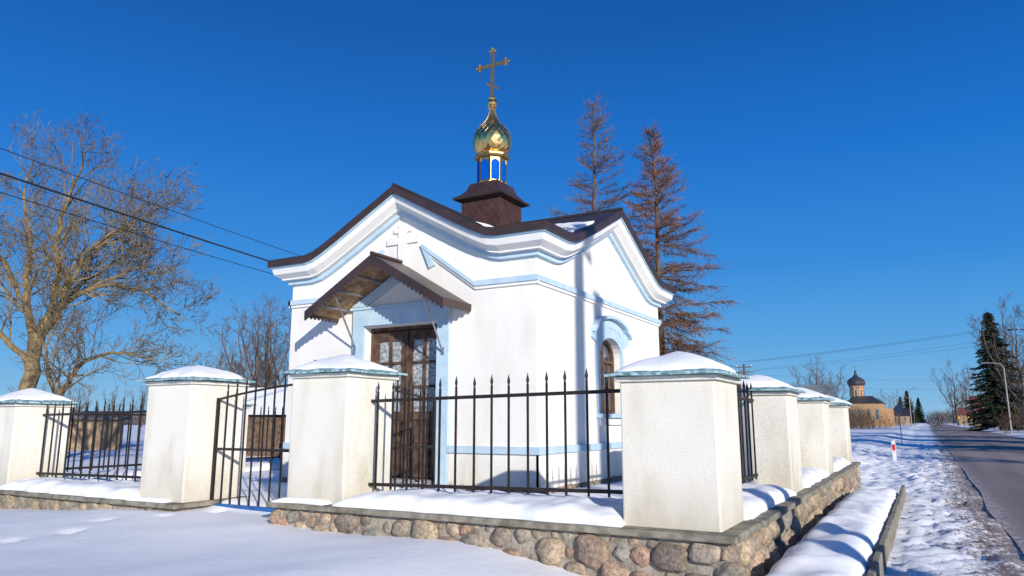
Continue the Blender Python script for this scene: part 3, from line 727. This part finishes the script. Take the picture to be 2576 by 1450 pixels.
limb(t,LL([(.25,0,-1.4),(.55,-.2,-.3),(1.2,-.5,.6),(1.9,-.8,1.5),(3.0,-1.0,1.9),(4.3,-1.2,1.7)]),.13,.018,24,r,mt,start=.35,**K_)
limb(t,LL([(1.2,-.5,.6),(1.0,-.9,1.8),(1.5,-1.2,3.0)]),.06,.015,10,r,mt,**K_)
limb(t,LL([(.1,.2,3.0),(.5,1.5,4.5),(1.4,2.4,5.8)]),.08,.02,16,r,mt,**K_)
limb(t,LL([(1.0,-.4,3.4),(1.8,-.9,4.9),(2.9,-1.1,5.6),(3.9,-1.2,5.5)]),.07,.016,18,r,mt,**K_)
limb(t,LL([(2.2,-.8,3.9),(3.2,-.9,4.4),(4.4,-1,4.3)]),.06,.016,14,r,mt,**K_)
limb(t,LL([(-.7,.4,3.6),(-1.9,.4,5.4),(-2.9,.2,7.2)]),.08,.016,18,r,mt,**K_)
o=t.obj('bare_walnut_tree'); o.location=(-23.4,12.1,0)

def bare_mesh(seed,H,mats=('twig','twig'),tw=.03,nk=12,slim=1.0):
    t=MB(*dict.fromkeys(mats)); r=random.Random(seed)
    limb(t,[(0,0,-1.6),(.1,0,.8),(0,.1,H*.35),(.1,-.1,H*.62),(0,0,H*.88)],H*.018,.02,nk+8,r,mats,mx=3,Ls=H*.33*slim,tw=tw,kids=(6,6,5),up=.16,start=.22)
    for i in range(4):
        a=i*1.57+r.random(); l=H*.28*slim
        limb(t,[(0,0,H*.12+i*.4),(l*.5*math.cos(a),l*.5*math.sin(a),H*.32),(l*math.cos(a),l*math.sin(a),H*.6),(l*1.1*math.cos(a),l*1.1*math.sin(a),H*.8)],H*.011,.015,nk,r,mats,mx=3,Ls=H*.22*slim,tw=tw,kids=(6,6,4),up=.16)
    return t
bm1=bare_mesh(3,10).obj('bare_tree'); bm2=bare_mesh(5,10,slim=.8).obj('bare_tree')
def inst(src,x,y,s,rot,z=0,name='bare_tree',sx=1):
    o=bpy.data.objects.new(name,src.data); o.location=(x,y,z); o.scale=(s*sx,s*sx,s); o.rotation_euler[2]=rot; sc.collection.objects.link(o); return o
bm1.location=(-47.6,42,0); bm1.scale=(.98,.98,.98); bm2.location=(-43,46,0); bm2.scale=(.9,.9,.95)
def pd(u,dep):
    return (.872*u*dep-.489*dep, .489*u*dep+.872*dep)
for tb,dep,s,src in((-.385,66,.72,bm1),(-.335,62,1.05,bm2),(-.30,62,1.0,bm1),(-.42,95,.62,bm2),(-.45,90,.5,bm1),(-.475,100,.55,bm2),(-.59,75,.42,bm1),(-.62,80,.48,bm2),(-.66,78,.42,bm1),
                    (-.54,90,.42,bm2),(-.50,85,.4,bm1),(-.40,80,.7,bm1),(-.37,90,.9,bm2),(.417,112,.95,bm1),(.435,118,.8,bm2),(.39,130,.6,bm2),(.40,118,.7,bm1)):
    x,y=pd(tb,dep); inst(src,x,y,s,tb*40,sx=1.15)
for x,y,s,q in((9,300,2.1,0),(13,190,1.2,1),(12.8,150,2.1,2),(11.2,116,1.5,3),(17,82,1.1,4),(19,140,1.4,2.5),(14.5,70,.95,5),(-16,150,.8,1),(-13,128,.45,2),(-20,140,.7,3),(10,240,1.4,1),(14,215,1.5,2),(16,170,1.7,0),(-11,240,.9,1),(-8,270,1.0,4)): inst(bm1 if int(q*2)%2 else bm2,x,y,s,q)
inst(bm1,13,26,1.1,2.0); inst(bm2,12,38,1.0,.3); inst(bm1,12.5,52,1.1,4.1)

def larch(seed,H,wmax,lean,low=.13,rust='larch',N=150,skew=0,dens=1.0,tw=.022):
    t=MB('larchbark',rust); r=random.Random(seed)
    tp=[(lean*(i/10)**2*1.0+.05*math.sin(i),.04*math.cos(i*1.3),-1.6+(H+1.6)*i/10) for i in range(11)]
    t.tube(tp,[H*.015*(1-.93*i/10)+.01 for i in range(11)],8,'larchbark',cap=False)
    for i in range(N):
        f=low+(1-low)*((i+r.random())/N)**.9
        if f>.99: f=.99
        a=f*10; i0=int(a); p=Vector(tp[i0]).lerp(Vector(tp[min(i0+1,10)]),a-i0)
        az=r.uniform(0,2*math.pi); out=Vector((math.cos(az),math.sin(az),0))
        L=wmax*((1-f)**.75*1.05+.09)*r.uniform(.4,1.3)
        if f<.3: L*=.75+f
        L*=1+skew*out.dot(LAT)*(1 if f<.5 else .3)
        el=-.2+1.2*f*f+r.uniform(-.2,.2)
        n=6; pts=[p]; d=(out+Vector((0,0,el))).normalized()
        for k in range(n):
            d=(d+Vector((0,0,-.14+.32*k/n))+rv(r)*.15).normalized(); pts.append(pts[-1]+d*L/n)
        if L>1.0: t.tube(pts,[max(.026*L/3*(1-.8*k/n),.007) for k in range(n+1)],3,'larchbark',cap=False)
        else: t.ribbon(pts,.022,r,1)
        m=int(L*8*dens)+4
        for k in range(m):
            s_=.08+.92*(k+r.random())/m; aa=min(s_,.99)*n; k0=int(aa); q=pts[k0].lerp(pts[k0+1],aa-k0); td=(pts[k0+1]-pts[k0]).normalized()
            sd=td.cross(Vector((0,0,1))).normalized()*r.choice((-1,1)); tl_=L*.30*r.uniform(.4,1.3)*(1.15-.6*s_)+.16
            d2=(td*.7+sd*r.uniform(.1,.9)+Vector((0,0,r.uniform(-.75,.25)*(1-f)+.55*f*r.random()))).normalized()
            e1=q+d2*tl_*.5; e2=e1+(d2+Vector((0,0,-.5*(1-f)+.15*f))+rv(r)*.3).normalized()*tl_*.5
            t.ribbon([q,e1,e2],tw,r,1)
            for h in range(3+int(5*(1-f)*dens)):
                b0=q.lerp(e1,r.random()) if h%2 else e1.lerp(e2,r.random())
                b1=b0+(d2*.4+Vector((0,0,-.75*(1-f)+.35*f))+rv(r)*.75)*r.uniform(.12,.36)
                t.ribbon([b0,b1],tw*.85,r,1)
    return t
o=larch(21,14.7,2.9,.15,N=200,rust='larch2',dens=1.1,tw=.021).obj('larch_tree'); o.location=(-12.5,29.8,0)
o=larch(22,12.4,2.9,-.15,N=240,skew=.25,low=.10,dens=1.4,tw=.024).obj('larch_tree'); o.location=(-9.25,29.2,0)

def spruce(seed,H,w,N=420):
    t=MB('pole','spruce'); r=random.Random(seed); t.tube([(0,0,-1.6),(0,0,H)],[H*.015,.02],6,'pole')
    for i in range(N):
        f=.04+.95*(i/N); az=r.uniform(0,6.28); L=w*((1-f)**.8)*r.uniform(.6,1.2)+.15; out=Vector((math.cos(az),math.sin(az),0)); side=Vector((-out.y,out.x,0))
        p=Vector((0,0,-1.2+(H+1.2)*f)); m=int(5+L*3)
        for k in range(m):
            s_=(k+.5)/m; q=p+out*L*s_+Vector((0,0,-L*.35*s_+.12*L*s_*s_))
            for h in range(4):
                d=(out*r.uniform(.2,.8)+side*r.uniform(-1,1)+Vector((0,0,r.uniform(-.7,.15)))).normalized()*r.uniform(.25,.65)*(H/14)
                wv=rv(r)*.12*(H/14); t.add([q-wv,q+wv,q+d],[(0,1,2)],'spruce')
    return t
sp=spruce(4,16.5,4.8).obj('spruce_tree'); sp.location=(9.6,132,0)
for x,y,s in((-2.5,330,.55),(-6,320,.7),(-9,340,.6),(13,44,.9),(14,60,1.0),(12.5,78,.8)):
    inst(sp,x,y,s,x,name='spruce_tree')
def shrub(seed,n,h,w,d):
    t=MB('shrub'); r=random.Random(seed)
    for i in range(n):
        x=r.uniform(-w,w);y=r.uniform(-d,d); hh=h*(.6+.4*math.cos(x/w*1.4))*r.uniform(.6,1.1)
        grow(t,Vector((x,y,-1.5)),(Vector((r.uniform(-.3,.3),r.uniform(-.3,.3),1))).normalized(),hh,.03,1,2,r,(0,0),.05,.035,(8,8,6))
    return t
s1=shrub(3,90,4.2,6,2).obj('shrub_thicket'); s1.location=(14,108,0)
for x,y,s in((-12.8,150,1.1),(-11.8,135,.9),(-10.4,118,.55),(13.5,150,1.2),(-15,165,1.2),(14,90,.7),(15,125,1.1),(-17,190,1.3),(13,180,1.0),(-9,210,.7)): inst(s1,x,y,s,x,name='shrub_thicket',z=-.2)
t=MB('far'); r=random.Random(8)
def belt(b0,b1,dist,h,n):
    for i in range(n):
        b=b0+(b1-b0)*i/n; dd=dist*(1+.15*nz(b*9,1)); x,y=pd(b,dd)
        hh=h*(.55+.5*abs(nz(b*14,2))+.35*abs(nz(b*60,5)))
        for k in range(10):
            X=x+r.uniform(-2.5,2.5);Y=y+r.uniform(-6,6); z0=-1.6+r.random()**1.5*hh*.6
            t.ribbon([(X,Y,z0),(X+r.uniform(-1.6,1.6),Y,z0+hh*r.uniform(.2,.5))],.22,r)
belt(-.80,-.30,260,8,900); belt(.36,.555,480,13,420); belt(.565,.72,420,14,380)
t.obj('distant_trees')

# ------------------------------------------------------------------ wires, poles
def util(name,x,y,h,key='pole',arms=((-.3,1.4),),rad=.14):
    m=MB(key,'white'); e=empty(name,(x,y,0)); m.tube([(0,0,-1.7),(0,0,h)],[rad,rad*.75],8,key)
    for dz,wd in arms:
        m.box(-wd/2,wd/2,-.05,.05,h+dz-.05,h+dz+.05,key)
        for k in(-.45,0,.45): m.tube([(wd*k,0,h+dz+.05),(wd*k,0,h+dz+.2)],.045,6,'white')
    m.obj('pole',e); return e
def cable(m,a,b,sag,rad):
    a=Vector(a);b=Vector(b); m.tube([a.lerp(b,i/24)-Vector((0,0,4*sag*(i/24)*(1-i/24))) for i in range(25)],rad,4,0,cap=False)
util('utility_pole',-17.6,22.6,5.0); util('utility_pole',-12.0,-5.2,5.0)
m=MB('wire')
cable(m,(-17.6,22.6,4.62),(-12.0,-5.2,4.62),.18,.022)
cable(m,(-17.2,22.6,4.95),(-11.6,-5.2,4.95),.2,.009)
cable(m,(-18.0,22.6,4.42),(-12.4,-5.2,4.42),.2,.010)
m.obj('power_lines')
util('utility_pole',-15.5,75,5.6,arms=((-.3,1.6),(-.8,1.6)))
util('utility_pole',22,72,10,arms=((-.3,1.8),))
# twin-leg concrete pole across the road; its long shadow falls on the chapel
e=util('utility_pole',7.5,1.55,8.6,key='concpole',rad=.22)
m=MB('concpole'); m.tube([(.62,.76,-1.7),(.40,.50,7.6)],[.22,.17],8); m.obj('second_leg',e)
m=MB('wire')
for i,(k,za,zb) in enumerate(((-.8,5.8,10),(0,5.8,10),(.8,5.8,10),(-.7,4.9,9.0),(.7,4.9,8.6))): cable(m,(-15.5+k,75,za),(22,72+k,zb),.5,.009)
m.obj('power_lines')
m=MB('wire')
for i,z in enumerate((4.6,3.6)): cable(m,(-15.5,75,z),(8.3,106,z+.3),.3,.010); cable(m,(-15.5,75,z+.2),(-9.5,150,4),.8,.012)
m.obj('power_lines')
def lamp(x,y,h,arm,key='concpole'):
    e=empty('street_lamp',(x,y,0)); m=MB(key,'signgrey'); m.tube([(0,0,-1.6),(0,0,h-.6)],[.11,.07],8,key)
    m.tube([(0,0,h-.6),(-.15*arm,0,h-.15),(-.5*arm,0,h),(-arm,0,h+.08)],.045,6,key)
    m.box(-arm-.65,-arm,-.14,.14,h+.01,h+.14,'signgrey'); m.obj('mast',e)
lamp(8.6,106,6.9,1.6); lamp(8.3,68,6.9,1.6); lamp(8.6,150,6.9,1.6); lamp(8.6,200,6.9,1.6); lamp(-3.0,180,6.9,-1.6)
for y in(175,230,270,320): util('utility_pole',8.5,y,6.5)
for y in(210,260): util('utility_pole',-3.5,y,6)

# ------------------------------------------------------------------ road furniture
e=empty('traffic_sign',(-1.55,54,0)); m=MB('steel','signgrey'); m.tube([(0,0,-1.5),(0,0,1.05)],.03,8,'steel')
m.lathe([(.001,0),(.36,0),(.36,.012),(.001,.012)],4,(0,0),'signgrey',0)
o=m.obj('post_and_panel',e)
for v in list(o.data.vertices)[16:]:
    x,y,z=v.co; v.co=(x,-.03+z,.75+y)
e=empty('road_delineator',(-1.28,33.8,0)); m=MB('white','red'); m.box(-.07,.07,-.03,.03,-1.6,-1.02,'white')
m.box(-.055,.055,-.034,.034,-1.17,-.93,'red') ; m.add([(-.07,-.03,-1.02),(.07,-.03,-1.02),(.07,.03,-1.02),(-.07,.03,-1.02),(-.07,-.03,-.82),(.07,-.03,-.72),(.07,.03,-.72),(-.07,.03,-.82)],[(0,1,5,4),(1,2,6,5),(2,3,7,6),(3,0,4,7),(4,5,6,7)],'white'); m.obj('post',e)
e=empty('information_board',(-7.5,64.7,0)); m=MB('signgrey','steel'); m.box(-1.25,1.15,-.03,.03,1.55,2.9,'signgrey'); 
for x in(-.9,.8): m.tube([(x,.08,-1.6),(x,.08,2.9)],.05,6,'steel')
for z in(1.8,2.3,2.7): m.box(-1.2,1.1,-.06,-.03,z,z+.05,'steel')
m.obj('board',e)
for y in(175,232):
    e=empty('warning_sign',(7.5,y,0)); m=MB('yellow','steel','red'); m.tube([(0,0,-1.6),(0,0,1.2)],.04,6,'steel')
    m.add([(-.5,-.05,.6),(.5,-.05,.6),(0,-.05,1.47)],[(0,1,2)],'red'); m.add([(-.36,-.06,.68),(.36,-.06,.68),(0,-.06,1.3)],[(0,1,2)],'yellow'); m.obj('sign',e)
e=empty('passenger_car',(2.5,235,0)); m=MB('carp','darkglass','tyre','white')
sec=[(-2.1,.35,.75),(-2.0,.3,.95),(-1.1,.3,1.0),(-.6,.3,1.45),(.9,.3,1.48),(1.6,.3,1.05),(2.1,.35,.95)]
vs=[];fs=[]
for y,a,b in sec:
    wt=.85 if b<1.2 else .62; vs+=[(-.85,y,a-1.53),(.85,y,a-1.53),(.87,y,.9-1.53 if b>.9 else b-1.53),(wt,y,b-1.53),(-wt,y,b-1.53),(-.87,y,.9-1.53 if b>.9 else b-1.53)]
for i in range(len(sec)-1):
    for j in range(6): fs.append((i*6+j,i*6+(j+1)%6,(i+1)*6+(j+1)%6,(i+1)*6+j))
fs+=[(0,5,4,3,2,1),tuple((len(sec)-1)*6+j for j in range(6))]; m.add(vs,fs,'carp')
m.box(-.6,.6,-.93,-.9,-.5,-.12,'darkglass')
for x in(-.8,.8):
    for y in(-1.3,1.3): m.tube([(x-.1,y,-1.2),(x+.1,y,-1.2)],.32,12,'tyre')
for x in(-.6,.6): m.box(x-.13,x+.13,-2.13,-2.09,-.9,-.75,'white')
m.obj('body',e)

# ------------------------------------------------------------------ far church
e=empty('brick_church',(-13.4,205,-.3)); e.scale=(.76,.75,.92); m=MB('brick','dome','redroof','darkglass','goldd')
m.box(-5.6,5.6,-6,8,-1.6,5.0,'brick'); m.add([(-6,-6.4,5),(6,-6.4,5),(6,8.4,5),(-6,8.4,5),(-2.5,-2,7.0),(2.5,-2,7.0),(2.5,4,7.0),(-2.5,4,7.0)],[(0,1,5,4),(1,2,6,5),(2,3,7,6),(3,0,4,7),(4,5,6,7)],'dome')
m.box(-8.2,-5.6,-2,5,-1.6,3.6,'brick'); m.box(5.6,8.2,-2,5,-1.6,3.6,'brick')
m.lathe([(2.5,5.5),(2.5,6.3),(2.2,6.5),(2.2,9.3),(2.5,9.5),(2.5,9.8)],8,(-2,0),'brick',pr)
m.lathe([(2.4,9.8),(2.8,10.4),(2.8,11),(2.1,11.8),(1.0,12.3),(.5,12.9),(.3,13.6)],12,(-2,0),'dome'); m.ball((-2,0,13.8),.35,'dome')
m.box(-2.06,-1.94,-.06,.06,14,15.6,'goldd'); m.box(-2.5,-1.5,-.05,.05,14.9,15.05,'goldd')
for x in(-3.9,-1.3,1.3,3.9): m.box(x-.45,x+.45,-6.06,-5.9,.8,3.4,'darkglass')
for q in range(8):
    w_=q*math.pi/4-math.pi/2; cx_,cy_=-2+2.08*math.cos(w_),2.08*math.sin(w_); m.tube([(cx_,cy_,7.0),(cx_,cy_,8.7)],.22,4,'darkglass')
m.obj('masonry',e)
def house(name,x,y,rot,w,d,h,rh,kw,kr,win=True):
    e=empty(name,(x,y,0)); e.rotation_euler[2]=rot; m=MB(*dict.fromkeys((kw,kr,'darkglass')))
    m.box(-w/2,w/2,-d/2,d/2,-1.7,h,kw); o=.3
    m.add([(-w/2-o,-d/2-o,h-.1),(w/2+o,-d/2-o,h-.1),(w/2+o,d/2+o,h-.1),(-w/2-o,d/2+o,h-.1),(-w/2-o,0,h+rh),(w/2+o,0,h+rh)],[(0,1,5,4),(2,3,4,5),(0,4,3),(1,2,5)],kr)
    if win:
        n=max(1,int(w/2.2))
        for i in range(n): X=-w/2+w*(i+.5)/n; m.box(X-.35,X+.35,-d/2-.03,-d/2+.01,h-1.6,h-.6,'darkglass')
    m.obj('house_body',e); return e
house('brick_house',10.9,196,0,3.6,8,2.4,3.2,'brickd','redroof'); house('village_house',-14,330,.1,8,7,2,2.5,'brickd','rooftop')
house('village_house',-8.5,290,.1,6,7,1.8,2.4,'brickd','rooftop'); house('village_house',13,320,0,7,7,2.2,2.6,'brickd','redroof')
house('wooden_barn',-24.6,23.2,math.radians(22),7,4.5,.35,1.1,'shedwood','snow',False)
house('brick_shed',-37.2,22,math.radians(55),3.6,3.0,.15,.35,'brickd','conc',False)
house('wooden_shed',-44,24,math.radians(50),4,3,.0,.5,'shedwood','snow',False)

# ------------------------------------------------------------------ sun, sky, camera
d=Vector((-1.04,.83,-.42)).normalized()
L=bpy.data.lights.new('sun','SUN'); L.energy=5.0; L.angle=math.radians(.53); L.color=(1,.95,.87)
so=bpy.data.objects.new('sun',L); so.rotation_euler=d.to_track_quat('-Z','Y').to_euler(); so.location=(20,-16,12); sc.collection.objects.link(so)
wd=bpy.data.worlds.new('World'); sc.world=wd; wd.use_nodes=True; N=wd.node_tree.nodes; K=wd.node_tree.links; bg=N['Background']; out=N['World Output']
sk=N.new('ShaderNodeTexSky'); sk.sky_type='NISHITA'; sk.sun_disc=False; sk.sun_elevation=math.asin(-d.z); sk.sun_rotation=math.atan2(1.04,-.83)
sk.air_density=1.0; sk.dust_density=.2; sk.ozone_density=2.5
K.new(sk.outputs[0],bg.inputs['Color']); bg.inputs['Strength'].default_value=.13
tc=N.new('ShaderNodeTexCoord'); sp_=N.new('ShaderNodeSeparateXYZ'); K.new(tc.outputs['Generated'],sp_.inputs[0])
rp=N.new('ShaderNodeValToRGB'); K.new(sp_.outputs['Z'],rp.inputs['Fac'])
def lin(c): return tuple(((x/255)/12.92 if x/255<=.04045 else ((x/255+.055)/1.055)**2.4) for x in c)+(1,)
stops=[(0,(134,190,228)),(.04,(110,176,226)),(.10,(80,160,225)),(.20,(42,136,219)),(.34,(8,112,206)),(.50,(0,86,172)),(1,(0,64,138))]
el=rp.color_ramp.elements
el[0].position=0; el[0].color=lin(stops[0][1]); el[1].position=1; el[1].color=lin(stops[-1][1])
for p_,c_ in stops[1:-1]:
    e_=el.new(p_); e_.color=lin(c_)
bg2=N.new('ShaderNodeBackground'); K.new(rp.outputs[0],bg2.inputs[0]); bg2.inputs[1].default_value=1.0
ms=N.new('ShaderNodeMixShader'); ms.inputs[0].default_value=.93; K.new(bg.outputs[0],ms.inputs[1]); K.new(bg2.outputs[0],ms.inputs[2]); K.new(ms.outputs[0],out.inputs['Surface'])
for o in sc.objects:
    if o.parent is None and o.type!='LIGHT': o.location.z+=EYE
cam=bpy.data.cameras.new('camera'); co=bpy.data.objects.new('camera',cam); sc.collection.objects.link(co)
co.location=(0,0,EYE); co.rotation_euler=(math.radians(90+10.35),0,math.radians(29.3)); cam.sensor_width=36; cam.lens=25.6; cam.clip_end=6000; cam.clip_start=.05
sc.camera=co
sc.view_settings.view_transform='Standard'; sc.view_settings.look='None'; sc.view_settings.exposure=0
